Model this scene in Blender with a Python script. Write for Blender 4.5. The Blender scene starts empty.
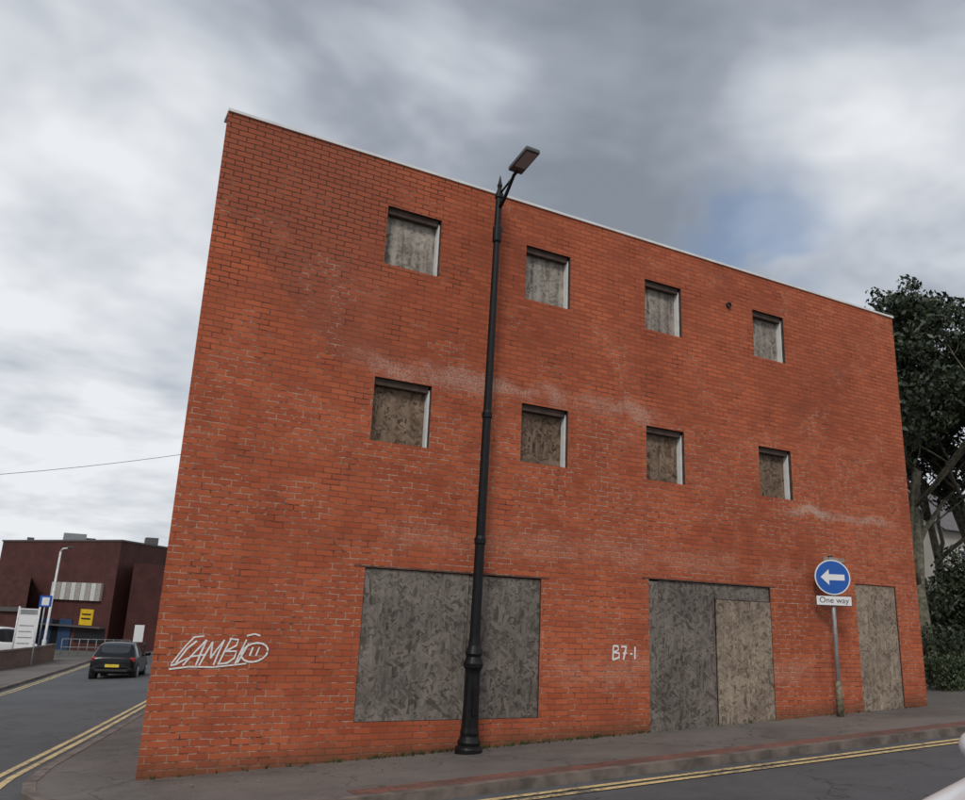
import bpy, bmesh, math, random
from mathutils import Vector, Matrix
random.seed(7)
scene=bpy.context.scene
COL=scene.collection

# ------------------------------------------------------------------ helpers
class NT:
    def __init__(s,tree): s.t=tree; s.n=tree.nodes; s.l=tree.links
    def new(s,typ,**kw):
        n=s.n.new(typ)
        for k,v in kw.items():
            setattr(n,k,v)
        return n
    def link(s,a,b): s.l.new(a,b)
    def val(s,sock,v):
        if isinstance(v,bpy.types.NodeSocket): s.link(v,sock)
        else: sock.default_value=v
    def math(s,op,a,b=0.0,c=None,clamp=False):
        n=s.new('ShaderNodeMath',operation=op); n.use_clamp=clamp
        s.val(n.inputs[0],a); s.val(n.inputs[1],b)
        if c is not None: s.val(n.inputs[2],c)
        return n.outputs[0]
    def mix(s,f,a,b,blend='MIX'):
        n=s.new('ShaderNodeMix',data_type='RGBA',blend_type=blend)
        s.val(n.inputs[0],f)
        for sk,v in ((n.inputs[6],a),(n.inputs[7],b)):
            if isinstance(v,(tuple,list)): v=(v[0],v[1],v[2],1)
            s.val(sk,v)
        return n.outputs[2]
    def noise(s,vec,scale,detail=4,rough=0.55,dist=0.0):
        n=s.new('ShaderNodeTexNoise'); s.link(vec,n.inputs['Vector'])
        n.inputs['Scale'].default_value=scale; n.inputs['Detail'].default_value=detail
        n.inputs['Roughness'].default_value=rough; n.inputs['Distortion'].default_value=dist
        return n.outputs['Fac']
    def ramp(s,f,lo,hi):   # smooth 0..1 between lo and hi
        n=s.new('ShaderNodeMapRange',interpolation_type='SMOOTHSTEP'); s.val(n.inputs[0],f)
        n.inputs[1].default_value=lo; n.inputs[2].default_value=hi
        return n.outputs[0]
    def comb(s,x,y,z):
        n=s.new('ShaderNodeCombineXYZ'); s.val(n.inputs[0],x); s.val(n.inputs[1],y); s.val(n.inputs[2],z); return n.outputs[0]
    def sep(s,v):
        n=s.new('ShaderNodeSeparateXYZ'); s.link(v,n.inputs[0]); return n.outputs
    def coord(s,which='Object'): return s.new('ShaderNodeTexCoord').outputs[which]
    def bump(s,h,strength=0.4,dist=0.01):
        n=s.new('ShaderNodeBump'); n.inputs['Strength'].default_value=strength; n.inputs['Distance'].default_value=dist
        s.link(h,n.inputs['Height']); return n.outputs[0]

def mat(name):
    m=bpy.data.materials.new(name); m.use_nodes=True
    t=NT(m.node_tree); b=m.node_tree.nodes['Principled BSDF']
    return m,t,b
def simple(name,col,rough=0.6,metal=0.0,var=0.15,scale=8,spec=0.5,coat=0.0):
    m,t,b=mat(name)
    c=t.coord(); n=t.noise(c,scale,3)
    f=t.ramp(n,0.3,0.7)
    lo=tuple(x*(1-var) for x in col); hi=tuple(min(1,x*(1+var)) for x in col)
    t.link(t.mix(f,lo,hi),b.inputs['Base Color'])
    b.inputs['Roughness'].default_value=rough; b.inputs['Metallic'].default_value=metal
    b.inputs['Specular IOR Level'].default_value=spec
    b.inputs['Coat Weight'].default_value=coat
    return m

def mesh_obj(name,verts,faces,mats=(),midx=None,parent=None,smooth=False):
    me=bpy.data.meshes.new(name); me.from_pydata([tuple(v) for v in verts],[],faces); 
    for m in mats: me.materials.append(m)
    if midx: 
        for p,i in zip(me.polygons,midx): p.material_index=i
    if smooth:
        for p in me.polygons: p.use_smooth=True
    me.update()
    o=bpy.data.objects.new(name,me); COL.objects.link(o)
    if parent: o.parent=parent
    return o
def empty(name,loc=(0,0,0)):
    e=bpy.data.objects.new(name,None); e.location=loc; COL.objects.link(e); e.empty_display_size=0.3; return e
def box(name,x0,x1,y0,y1,z0,z1,m,parent=None,bevel=0.0,rot=None,loc=None):
    v=[(x,y,z) for x in (x0,x1) for y in (y0,y1) for z in (z0,z1)]
    f=[(0,1,3,2),(4,6,7,5),(0,4,5,1),(2,3,7,6),(0,2,6,4),(1,5,7,3)]
    o=mesh_obj(name,v,f,[m],parent=parent)
    if rot is not None: o.rotation_euler=rot
    if loc is not None: o.location=loc
    if bevel>0:
        b=o.modifiers.new('b','BEVEL'); b.width=bevel; b.segments=2
    return o
def tube(verts,faces,pts,rads,seg=10,cap=True,ups=None):
    """append a tapered tube through pts"""
    base=len(verts); n=len(pts)
    prev=None
    for i,p in enumerate(pts):
        p=Vector(p)
        if i==0: d=Vector(pts[1])-p
        elif i==n-1: d=p-Vector(pts[i-1])
        else: d=Vector(pts[i+1])-Vector(pts[i-1])
        if d.length<1e-9: d=Vector((0,0,1))
        d.normalize()
        a=Vector((1,0,0)) if abs(d.x)<0.9 else Vector((0,1,0))
        if prev is not None: a=prev
        u=(a-d*a.dot(d)).normalized(); w=d.cross(u); prev=u
        for k in range(seg):
            an=2*math.pi*k/seg
            verts.append(p+(u*math.cos(an)+w*math.sin(an))*rads[i])
    for i in range(n-1):
        for k in range(seg):
            a=base+i*seg+k; b=base+i*seg+(k+1)%seg
            faces.append((a,b,b+seg,a+seg))
    if cap:
        faces.append(tuple(base+k for k in range(seg))[::-1])
        faces.append(tuple(base+(n-1)*seg+k for k in range(seg)))
def tube_obj(name,pts,rads,m,parent=None,seg=12,smooth=True):
    if not isinstance(rads,(list,tuple)): rads=[rads]*len(pts)
    v=[];f=[]; tube(v,f,pts,rads,seg); 
    o=mesh_obj(name,v,f,[m],parent=parent)
    if smooth:
        for p in o.data.polygons:
            if len(p.vertices)==4: p.use_smooth=True
    return o
def lathe(name,prof,m,parent=None,seg=20,flute=0,top=None):
    """prof: list (r,z). """
    v=[];f=[]
    for r,z in prof:
        for k in range(seg):
            rr=r*(1-(0.06 if flute and k%2 else 0))
            a=2*math.pi*k/seg; v.append((rr*math.cos(a),rr*math.sin(a),z))
    for i in range(len(prof)-1):
        for k in range(seg):
            a=i*seg+k;b=i*seg+(k+1)%seg; f.append((a,b,b+seg,a+seg))
    f.append(tuple(range(seg))[::-1]); f.append(tuple((len(prof)-1)*seg+k for k in range(seg)))
    return mesh_obj(name,v,f,[m],parent=parent)

# ------------------------------------------------------------------ terrain
def h(x,y):
    x=max(-20,min(30,x))
    if y<-20: g=0.94
    elif y<38: g=-0.047*y
    elif y<62:
        t=(y-38); g=-0.047*38-0.047*(t-t*t/48)
    else: g=-0.047*38-0.047*12
    return -1.48+0.0419*x+g
def interp(tab,y):
    if y<=tab[0][0]: return tab[0][1]
    for (a,b),(c,d) in zip(tab,tab[1:]):
        if y<=c: return b+(d-b)*(y-a)/(c-a)
    return tab[-1][1]
# kerb of the side road, right side / left side : y -> x
KR=[(7.7,3.6),(7.74,2.9),(7.85,2.3),(8.05,1.7),(8.4,1.05),(8.8,0.65),(9.3,0.36),(9.9,0.22),(10.6,0.24),(11.6,0.42),(13.0,0.80),(16,1.62),(20,2.66),(24,3.7),(30,5.3),(38,7.6),(48,11.0),(57,15.0),(60,17)]
KL=[(7.7,-9.0),(7.9,-7.8),(8.4,-6.6),(9.2,-5.6),(10.5,-4.8),(13,-3.9),(20,-2.4),(30,-0.55),(42.4,1.3),(50,2.75),(56.3,4.1),(60,5.2)]
def yrows(a,b,corner=False):
    ys=[a]; y=a
    while y<b-1e-6:
        st=1.0 if y>=10.5 else (0.15 if corner else 0.5)
        y=min(b,y+st); ys.append(y)
    for k in (38,62):
        if a<k<b and k not in ys: ys.append(k)
    return sorted(set(round(q,4) for q in ys))
def sheet(name,rows,m,off):
    """rows: list of (y,[xs]) equal lengths"""
    v=[];f=[]; n=len(rows[0][1])
    for y,xs in rows:
        for x in xs: v.append((x,y,h(x,y)+off))
    for i in range(len(rows)-1):
        for k in range(n-1):
            a=i*n+k; f.append((a,a+1,a+n+1,a+n))
    return mesh_obj(name,v,f,[m])

def asphalt(name,base,patch=0.25,crack=True,warm=(1,1,1)):
    m,t,b=mat(name); c=t.coord()
    n1=t.noise(c,0.35,4,0.6,0.4); n2=t.noise(c,3.0,4,0.65); n3=t.noise(c,90,1,0.7); 
    lo=tuple(base*w*(1-patch) for w in warm); hi=tuple(base*w*(1+patch) for w in warm)
    col=t.mix(t.ramp(n1,0.3,0.7),lo,hi)
    col=t.mix(t.math('MULTIPLY',t.ramp(n2,0.35,0.75),0.5),col,tuple(base*w*1.5 for w in warm))
    col=t.mix(t.math('MULTIPLY',t.ramp(n3,0.55,0.75),0.45),col,tuple(base*2.6*w for w in warm))
    col=t.mix(t.math('MULTIPLY',t.ramp(n3,0.45,0.25),0.5),col,tuple(base*0.4*w for w in warm))
    if crack:
        vo=t.new('ShaderNodeTexVoronoi',feature='DISTANCE_TO_EDGE'); 
        nn=t.new('ShaderNodeTexNoise'); nn.inputs['Scale'].default_value=1.5; nn.inputs['Detail'].default_value=3; t.link(c,nn.inputs['Vector'])
        mx=t.new('ShaderNodeVectorMath',operation='SCALE'); t.link(nn.outputs['Color'],mx.inputs[0]); mx.inputs['Scale'].default_value=1.6
        ad=t.new('ShaderNodeVectorMath',operation='ADD'); t.link(c,ad.inputs[0]); t.link(mx.outputs[0],ad.inputs[1])
        t.link(ad.outputs[0],vo.inputs['Vector']); vo.inputs['Scale'].default_value=0.45
        cr=t.ramp(vo.outputs['Distance'],0.012,0.003)
        col=t.mix(t.math('MULTIPLY',cr,0.6),col,(base*0.35,)*3)
    t.link(col,b.inputs['Base Color']); b.inputs['Roughness'].default_value=0.85
    t.link(t.bump(n3,0.35,0.01),b.inputs['Normal'])
    return m
M_road=asphalt('road_asphalt',0.075,0.22,True,(1,1,1.04))
M_pave=asphalt('pavement_asphalt',0.105,0.40,True,(1.12,0.98,0.88))
M_ground=asphalt('ground_mix',0.10,0.3,False,(1,1,0.9))
M_kerb=simple('kerb_concrete',(0.15,0.120,0.102),0.85,var=0.4,scale=4)
def worn_paint(name,colr):
    m,t,b=mat(name); c=t.coord()
    n=t.noise(c,14,4,0.75); n2=t.noise(c,1.6,3)
    w=t.ramp(t.math('ADD',n,t.math('MULTIPLY',n2,0.5)),0.70,0.95)
    t.link(t.mix(w,colr,(0.10,0.095,0.085)),b.inputs['Base Color']); b.inputs['Roughness'].default_value=0.7
    return m
M_yline=worn_paint('yellow_line_paint',(0.66,0.50,0.24))

# big ground sheet
xs=[-600,-300,-120,-60,-20,-10,0,10,20,30,60,120,300,600]
ys=[-400,-200,-80,-20,0,10,20,30]+list(range(38,63))+[80,120,200,400,800]
sheet('ground',[(y,xs) for y in ys],M_ground,-0.11)
# main road
sheet('road',[(y,[-200,-60,-20,-12,0,12,30,60,200]) for y in (0.4,2,4,6,7.76)],M_road,-0.094)
# side road
rows=[]
for y in yrows(7.76,60,True):
    a=interp(KL,y)-0.05; b_=interp(KR,y)+0.05
    rows.append((y,[a+(b_-a)*k/4 for k in range(5)]))
side=sheet('side_road',rows,M_road,-0.09)
# pavements
rows=[]
for y in yrows(7.78,60,True):
    a=interp(KR,y)+0.10
    rows.append((y,[a,a+1,max(a+2,12),max(a+3,22),30 if a<26 else a+5,60]))
sheet('pavement',rows,M_pave,0)
rows=[]
for y in yrows(7.78,57,True):
    a=interp(KL,y)-0.10
    rows.append((y,[-60,-20,a-2.2,a-1,a]))
sheet('pavement',rows,M_pave,0.002)
sheet('pavement',[(y,[-200,-60,-20,0,30,60,200]) for y in (-3,-1,0.32)],M_pave,0.001)

def sweep_band(name,line,w0,w1,z0,z1,m,gaps=None):
    """box section swept along polyline (offset w0..w1 to the left normal), draped"""
    pts=[]
    for a,b in zip(line,line[1:]):
        a=Vector(a);b=Vector(b);L=(b-a).length;n=max(1,int(L/0.9))
        for k in range(n): pts.append(a+(b-a)*k/n)
    pts.append(Vector(line[-1]))
    v=[];f=[]
    for i,p in enumerate(pts):
        d=(pts[min(i+1,len(pts)-1)]-pts[max(i-1,0)]).normalized(); nrm=Vector((-d.y,d.x))
        for w,z in ((w0,z0),(w0,z1),(w1,z1),(w1,z0)):
            q=p+nrm*w; v.append((q.x,q.y,h(q.x,q.y)+z))
    for i in range(len(pts)-1):
        for k in range(3):
            a=i*4+k; f.append((a,a+1,a+5,a+4))
    f.append((0,1,2,3)); e=(len(pts)-1)*4; f.append((e+3,e+2,e+1,e))
    return mesh_obj(name,v,f,[m])
kr_line=[(200,7.7),(60,7.7),(30,7.7)]+[(x,y) for y,x in KR]
sweep_band('kerb',kr_line,-0.13,0.0,-0.15,0.006,M_kerb)
kl_line=[(-200,7.7),(-60,7.7),(-20,7.7)]+[(x,y) for y,x in KL]
sweep_band('kerb',kl_line,0.0,0.13,-0.15,0.006,M_kerb)
sweep_band('kerb',[(-200,0.4),(-20,0.4),(0,0.4),(30,0.4),(200,0.4)],-0.13,0,-0.15,0.006,M_kerb)
# yellow lines (flat sheets)
def line_sheet(name,line,w0,w1,off):
    pts=[]
    for a,b in zip(line,line[1:]):
        a=Vector(a);b=Vector(b);L=(b-a).length;n=max(1,int(L/0.5))
        for k in range(n): pts.append(a+(b-a)*k/n)
    pts.append(Vector(line[-1])); v=[];f=[]
    for i,p in enumerate(pts):
        d=(pts[min(i+1,len(pts)-1)]-pts[max(i-1,0)]).normalized(); nrm=Vector((-d.y,d.x))
        for w in (w0,w1):
            q=p+nrm*w; v.append((q.x,q.y,h(q.x,q.y)+off))
    for i in range(len(pts)-1): f.append((2*i,2*i+1,2*i+3,2*i+2))
    return mesh_obj(name,v,f,[M_yline])
line_sheet('yellow_line',kr_line,0.25,0.345,-0.084)
line_sheet('yellow_line',kr_line,0.43,0.525,-0.084)
line_sheet('yellow_line',kl_line,-0.335,-0.26,-0.084)
line_sheet('yellow_line',kl_line,-0.505,-0.43,-0.084)
def brickmat(name,ax,ay,bw,rh,ms,c1,c2,mort,bumpd=0.004,rough=0.85):
    m,t,b=mat(name); s=t.sep(t.coord()); v=t.comb(s[ax],s[ay],0.0)
    br=t.new('ShaderNodeTexBrick'); t.link(v,br.inputs['Vector']); br.inputs['Scale'].default_value=1
    br.inputs['Brick Width'].default_value=bw; br.inputs['Row Height'].default_value=rh; br.inputs['Mortar Size'].default_value=ms; br.inputs['Mortar Smooth'].default_value=0.2
    br.inputs['Color1'].default_value=(*c1,1); br.inputs['Color2'].default_value=(*c2,1); br.inputs['Mortar'].default_value=(*mort,1)
    n=t.noise(t.coord(),1.1,4,0.6); 
    col=t.mix(0.55,br.outputs['Color'],t.mix(t.ramp(n,0.3,0.7),(0.35,0.35,0.35),(1,1,1)),'MULTIPLY')
    t.link(col,b.inputs['Base Color']); b.inputs['Roughness'].default_value=rough
    t.link(t.bump(t.math('SUBTRACT',1.0,br.outputs['Fac']),0.5,bumpd),b.inputs['Normal'])
    return m
M_block=brickmat('red_block_paving',0,1,0.21,0.105,0.006,(0.27,0.10,0.072),(0.15,0.085,0.068),(0.07,0.06,0.05))
rows=[(7.83,[3.0+i*1.0 for i in range(28)]),(8.145,[3.0+i*1.0 for i in range(28)])]
sheet('block_paving',rows,M_block,0.004)

# ------------------------------------------------------------------ main building
def wall_brick():
    m,t,b=mat('painted_red_brick')
    c=t.coord(); s=t.sep(c); X=s[0]; Z=s[2]
    wob=t.noise(c,2.5,1); wv=t.math('MULTIPLY',t.math('SUBTRACT',wob,0.5),0.022)
    wob2=t.noise(c,22,0); wv2=t.math('MULTIPLY',t.math('SUBTRACT',wob2,0.5),0.010)
    v=t.comb(t.math('ADD',X,wv2),t.math('ADD',t.math('ADD',Z,wv),wv2),0.0)
    br=t.new('ShaderNodeTexBrick'); t.link(v,br.inputs['Vector']); br.inputs['Scale'].default_value=1
    br.inputs['Brick Width'].default_value=0.225; br.inputs['Row Height'].default_value=0.075
    br.inputs['Mortar Size'].default_value=0.0075; br.inputs['Mortar Smooth'].default_value=0.35
    br.inputs['Color1'].default_value=(0,0,0,1); br.inputs['Color2'].default_value=(1,1,1,1); br.inputs['Mortar'].default_value=(0.5,0.5,0.5,1)
    rnd=br.outputs['Color']; mf=br.outputs['Fac']
    big=t.noise(c,0.45,4,0.6,0.3); med=t.noise(c,2.2,4,0.65); fine=t.noise(c,38,3,0.7)
    hs=t.noise(t.comb(t.math('MULTIPLY',X,0.7),0.0,t.math('MULTIPLY',Z,3.2)),1.0,4,0.65)
    col=t.mix(rnd,(0.375,0.086,0.038),(0.51,0.130,0.055))
    col=t.mix(t.math('MULTIPLY',t.ramp(rnd,0.86,0.95),0.35),col,(0.22,0.055,0.030))
    col=t.mix(t.ramp(big,0.32,0.68),t.mix(1.0,col,(0.78,0.74,0.74),'MULTIPLY'),t.mix(1.0,col,(1.08,1.10,1.12),'MULTIPLY'))
    col=t.mix(t.math('MULTIPLY',t.ramp(hs,0.5,0.72),0.40),col,(0.27,0.080,0.048))
    col=t.mix(t.math('MULTIPLY',t.ramp(fine,0.55,0.75),0.22),col,(0.58,0.20,0.11))
    col=t.mix(t.math('MULTIPLY',t.ramp(fine,0.45,0.28),0.30),col,(0.20,0.045,0.025))
    # ghost of an old roofline, upper left, slightly browner
    dl=t.math('ADD',t.math('ADD',Z,X),t.math('MULTIPLY',med,0.30))
    ghost=t.math('MULTIPLY',t.ramp(dl,6.36,6.44),t.math('MULTIPLY',t.ramp(X,4.6,3.0),t.ramp(Z,3.0,3.4)))
    col=t.mix(t.math('MULTIPLY',ghost,0.55),col,(0.25,0.075,0.045))
    # mortar
    upl=t.math('ADD',med,t.math('MULTIPLY',t.math('MULTIPLY',t.ramp(Z,3.4,5.8),t.ramp(X,6.0,2.0)),0.3))
    darkm=t.ramp(upl,0.50,0.66)
    mort=t.mix(darkm,(0.25,0.082,0.048),(0.085,0.036,0.024))
    n3=t.noise(c,1.1,4,0.7,0.6)
    band=t.math('MULTIPLY',t.ramp(Z,4.2,2.6),0.14)
    pale=t.math('MULTIPLY',t.ramp(t.math('ADD',n3,band),0.54,0.68),t.ramp(t.noise(c,9,2,0.7),0.38,0.60))
    mort=t.mix(t.math('MULTIPLY',pale,0.8),mort,(0.52,0.35,0.26))
    col=t.mix(mf,col,mort)
    # efflorescence smears / scraped paint
    sm=t.math('MULTIPLY',t.ramp(t.noise(t.comb(t.math('MULTIPLY',X,0.8),0.0,t.math('MULTIPLY',Z,5.0)),1.3,5,0.75),0.61,0.75),0.45)
    col=t.mix(sm,col,(0.54,0.31,0.22))
    def bandm(zc,zw,x0,x1,amt):
        q=t.math('ADD',Z,t.math('MULTIPLY',t.math('SUBTRACT',med,0.5),0.5))
        a=t.math('MULTIPLY',t.ramp(t.math('ABSOLUTE',t.math('SUBTRACT',q,zc)),zw,zw*0.1),t.math('MULTIPLY',t.ramp(X,x0,x0+0.8),t.ramp(X,x1,x1-0.8)))
        return t.math('MULTIPLY',t.math('MULTIPLY',a,t.math('MULTIPLY',t.ramp(fine,0.38,0.58),t.ramp(n3,0.35,0.6))),amt)
    col=t.mix(bandm(3.22,0.24,3.0,9.0,0.8),col,(0.52,0.33,0.26))
    col=t.mix(bandm(1.98,0.13,11.2,14.6,1.0),col,(0.54,0.42,0.34))
    col=t.mix(bandm(0.95,0.30,3.5,12.5,0.4),col,(0.54,0.28,0.19))
    col=t.mix(bandm(-0.75,0.30,6.3,14.5,0.45),col,(0.54,0.33,0.24))
    vs=t.noise(t.comb(t.math('MULTIPLY',X,5.5),0.0,t.math('MULTIPLY',Z,0.45)),1.0,3,0.6)
    col=t.mix(t.math('MULTIPLY',t.ramp(vs,0.55,0.75),0.32),col,(0.22,0.07,0.042))
    # dirty base: height above sloping pavement
    hz=t.math('SUBTRACT',Z,t.math('ADD',t.math('MULTIPLY',X,0.0419),-1.95))
    grime=t.math('MULTIPLY',t.ramp(t.math('ADD',hz,t.math('MULTIPLY',med,0.25)),0.42,0.10),0.65)
    col=t.mix(grime,col,(0.10,0.065,0.04))
    t.link(col,b.inputs['Base Color'])
    b.inputs['Roughness'].default_value=0.75; b.inputs['Specular IOR Level'].default_value=0.2
    t.link(t.bump(t.math('SUBTRACT',1.0,mf),0.7,0.009),b.inputs['Normal'])
    return m
M_wall=wall_brick()
M_side=brickmat('side_red_brick',1,2,0.225,0.075,0.008,(0.33,0.07,0.04),(0.42,0.10,0.05),(0.2,0.08,0.06))
M_back=brickmat('back_red_brick',0,2,0.225,0.075,0.008,(0.33,0.07,0.04),(0.42,0.10,0.05),(0.2,0.08,0.06))
M_upvc=simple('white_window_frame',(0.78,0.78,0.76),0.4,var=0.06)
M_darkrev=simple('dark_reveal',(0.07,0.045,0.035),0.9,var=0.3)  # recess shade put into the colour, far darker than the wall brick
M_coping=simple('white_coping',(0.72,0.71,0.69),0.5,var=0.1,scale=3)
M_felt=simple('roof_felt',(0.08,0.08,0.085),0.95,var=0.2,scale=2)
def osb(name,c1,c2,c3,streak=0.0,flake=25):
    m,t,b=mat(name); c=t.coord(); s=t.sep(c)
    layers=[]
    for ang,sx in ((0.4,1.0),(1.5,0.9),(2.5,1.1)):
        ca,sa=math.cos(ang),math.sin(ang)
        u=t.math('ADD',t.math('MULTIPLY',s[0],ca),t.math('MULTIPLY',s[2],sa))
        w=t.math('SUBTRACT',t.math('MULTIPLY',s[2],ca),t.math('MULTIPLY',s[0],sa))
        vo=t.new('ShaderNodeTexVoronoi'); vo.inputs['Scale'].default_value=flake*sx
        t.link(t.comb(t.math('MULTIPLY',u,0.26),ang*3,w),vo.inputs['Vector'])
        layers.append(t.sep(vo.outputs['Color'])[0])
    sel=t.noise(c,8,2,0.7); a=t.math('GREATER_THAN',sel,0.53); b2=t.math('LESS_THAN',sel,0.46)
    r=t.mix(a,layers[0],layers[1]); r=t.mix(b2,r,layers[2])
    rr=t.sep(r)[0]
    cr=t.new('ShaderNodeValToRGB'); t.link(rr,cr.inputs[0]); e=cr.color_ramp.elements
    e[0].position=0.02; e[0].color=(*c1,1); e[1].position=0.95; e[1].color=(*c3,1); k=e.new(0.35); k.color=(*c2,1)
    col=cr.outputs[0]
    st=t.noise(t.comb(t.math('MULTIPLY',s[0],9.0),0.0,t.math('MULTIPLY',s[2],0.8)),1.0,4,0.6)
    col=t.mix(t.math('MULTIPLY',t.ramp(st,0.4,0.7),streak),col,tuple(min(1,x*1.3) for x in c3))
    col=t.mix(t.math('MULTIPLY',t.ramp(st,0.5,0.3),0.30+streak*0.4),col,c1)
    big=t.noise(c,1.3,3,0.6)
    col=t.mix(0.8,col,t.mix(t.ramp(big,0.3,0.7),(0.66,0.64,0.64),(1.1,1.1,1.08)),'MULTIPLY')
    t.link(col,b.inputs['Base Color']); b.inputs['Roughness'].default_value=0.85
    b.inputs['Specular IOR Level'].default_value=0.25
    return m
M_osb_dark=osb('weathered_osb_grey',(0.080,0.066,0.056),(0.165,0.142,0.124),(0.245,0.215,0.190),0.12)
M_osb_light=osb('weathered_osb_tan',(0.13,0.098,0.072),(0.255,0.200,0.152),(0.37,0.30,0.235),0.12)
M_osb_up=osb('weathered_osb_bleached',(0.13,0.105,0.085),(0.27,0.235,0.20),(0.40,0.36,0.315),0.6)
M_osb_mid=osb('weathered_osb_brown',(0.06,0.038,0.025),(0.16,0.108,0.074),(0.27,0.19,0.135),0.15)

bld=empty('brick_building')
XL,XR,ZT,YF=1.29,14.88,6.30,10.0
openings=[]
wx=[3.63,5.96,8.31,10.82]; ww=[0.855,0.83,0.80,0.80]
for x,w in zip(wx,ww):
    openings.append((x,x+w,4.70,5.60,'up')); openings.append((x,x+w,2.155,3.04,'mid'))
openings.append((3.70,6.37,-1.365,0.50,'board1'))
openings.append((8.33,10.94,-1.62,0.61,'board2'))
openings.append((13.10,14.23,-1.45,0.79,'board3'))
gx=sorted(set([XL,XR]+[o[0] for o in openings]+[o[1] for o in openings]))
gz=sorted(set([-2.4,ZT]+[o[2] for o in openings]+[o[3] for o in openings]))
v=[];f=[];idx={}
def vid(x,z):
    k=(x,z)
    if k not in idx: idx[k]=len(v); v.append((x,YF,z))
    return idx[k]
for a,b_ in zip(gx,gx[1:]):
    for c_,d_ in zip(gz,gz[1:]):
        mx,mz=(a+b_)/2,(c_+d_)/2
        if any(o[0]<mx<o[1] and o[2]<mz<o[3] for o in openings): continue
        f.append((vid(a,c_),vid(b_,c_),vid(b_,d_),vid(a,d_)))
mesh_obj('front_wall',v,f,[M_wall],parent=bld)
BL=(3.2,22.0); BR=(14.88,22.0)
mesh_obj('left_wall',[(XL,YF,-2.4),(BL[0],BL[1],-3),(BL[0],BL[1],ZT),(XL,YF,ZT)],[(0,3,2,1)],[M_side],parent=bld)
mesh_obj('right_wall',[(XR,YF,-2.4),(BR[0],BR[1],-3),(BR[0],BR[1],ZT),(XR,YF,ZT)],[(0,1,2,3)],[M_side],parent=bld)
mesh_obj('rear_wall',[(BL[0],BL[1],-3),(BR[0],BR[1],-3),(BR[0],BR[1],ZT),(BL[0],BL[1],ZT)],[(0,3,2,1)],[M_back],parent=bld)
mesh_obj('flat_roof',[(XL,YF,ZT-0.02),(XR,YF,ZT-0.02),(BR[0],BR[1],ZT-0.02),(BL[0],BL[1],ZT-0.02)],[(0,1,2,3)],[M_felt],parent=bld)
box('roof_coping',XL+0.002,XR+0.02,YF-0.025,YF+0.3,ZT-0.005,ZT+0.035,M_coping,bld)
for (x0,x1,z0,z1,k) in openings:
    win=k in('up','mid'); d=0.15 if win else 0.05
    y0,y1=YF,YF+d+0.02
    vv=[(x0,y0,z0),(x1,y0,z0),(x1,y0,z1),(x0,y0,z1),(x0,y1,z0),(x1,y1,z0),(x1,y1,z1),(x0,y1,z1)]
    ff=[(0,4,5,1),(1,5,6,2),(2,6,7,3),(3,7,4,0)]
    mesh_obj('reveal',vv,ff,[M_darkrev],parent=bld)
    if win:
        jit=random.uniform(-0.01,0.01)
        mb=M_osb_up if k=='up' else M_osb_mid
        box('window_board',x0+0.03,x1-0.035,YF+d,YF+d+0.012,z0+0.01,z1-0.09+jit,mb,bld)
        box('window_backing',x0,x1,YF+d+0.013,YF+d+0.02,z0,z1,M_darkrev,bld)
        box('frame_jamb',x1-0.030,x1-0.003,YF+0.06,YF+d+0.01,z0+0.003,z1-0.05,M_upvc,bld)
        box('soffit_shade_strip',x0+0.003,x1-0.033,YF+0.05,YF+d-0.003,z1-0.095,z1-0.003,M_darkrev,bld)  # dark strip added to widen the shade band under the soffit
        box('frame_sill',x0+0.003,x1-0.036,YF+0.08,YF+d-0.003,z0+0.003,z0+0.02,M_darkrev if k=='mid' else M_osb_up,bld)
def board(x0,x1,z0,z1,y,m,tilt=0.0):
    o=box('plywood_board',x0,x1,y,y+0.018,z0,z1,m,bld)
    return o
M_osb_dark2=osb('weathered_osb_grey_b',(0.070,0.057,0.048),(0.145,0.124,0.108),(0.22,0.192,0.168),0.10)
board(3.705,5.215,-1.36,0.49,YF+0.022,M_osb_dark); board(5.225,6.365,-1.36,0.485,YF+0.025,M_osb_dark2)
board(8.335,8.52,-1.61,0.58,YF+0.018,M_osb_dark); board(8.53,9.70,-1.61,0.60,YF+0.03,M_osb_dark2); board(9.71,10.93,-1.58,0.36,YF+0.004,M_osb_light)
board(9.71,10.93,0.37,0.60,YF+0.03,M_osb_dark)
board(13.11,14.22,-1.44,0.78,YF+0.02,M_osb_light)
M_lintel=simple('rusty_lintel',(0.10,0.05,0.035),0.8,var=0.4)
box('lintel',3.55,6.50,YF-0.006,YF+0.02,0.502,0.522,M_lintel,bld)
box('lintel',8.2,11.05,YF-0.006,YF+0.017,0.612,0.632,M_lintel,bld)
vt=lathe('vent_outlet',[(0.055,0),(0.055,0.04),(0.04,0.04),(0.035,0.02)],simple('black_plastic',(0.02,0.02,0.02),0.5),bld,14)
vt.rotation_euler=(math.radians(90),0,0); vt.location=(10.22,10.0,5.54)
v=[];f=[]
for (x0,x1,z0,z1,y) in ((3.705,5.215,-1.36,0.49,YF+0.022),(5.225,6.365,-1.36,0.49,YF+0.025),(8.53,9.70,-1.5,0.60,YF+0.03),(9.71,10.93,-1.45,0.36,YF+0.004),(13.11,14.22,-1.3,0.78,YF+0.02)):
    for i in range(6):
        zz=z0+0.08+(z1-z0-0.16)*i/5
        for xx in (x0+0.04,x1-0.04):
            tube(v,f,[(xx,y-0.004,zz),(xx,y+0.002,zz)],[0.012,0.012],6)
mesh_obj('board_screws',v,f,[simple('screw_steel',(0.10,0.09,0.08),0.5)],parent=bld)

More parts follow.
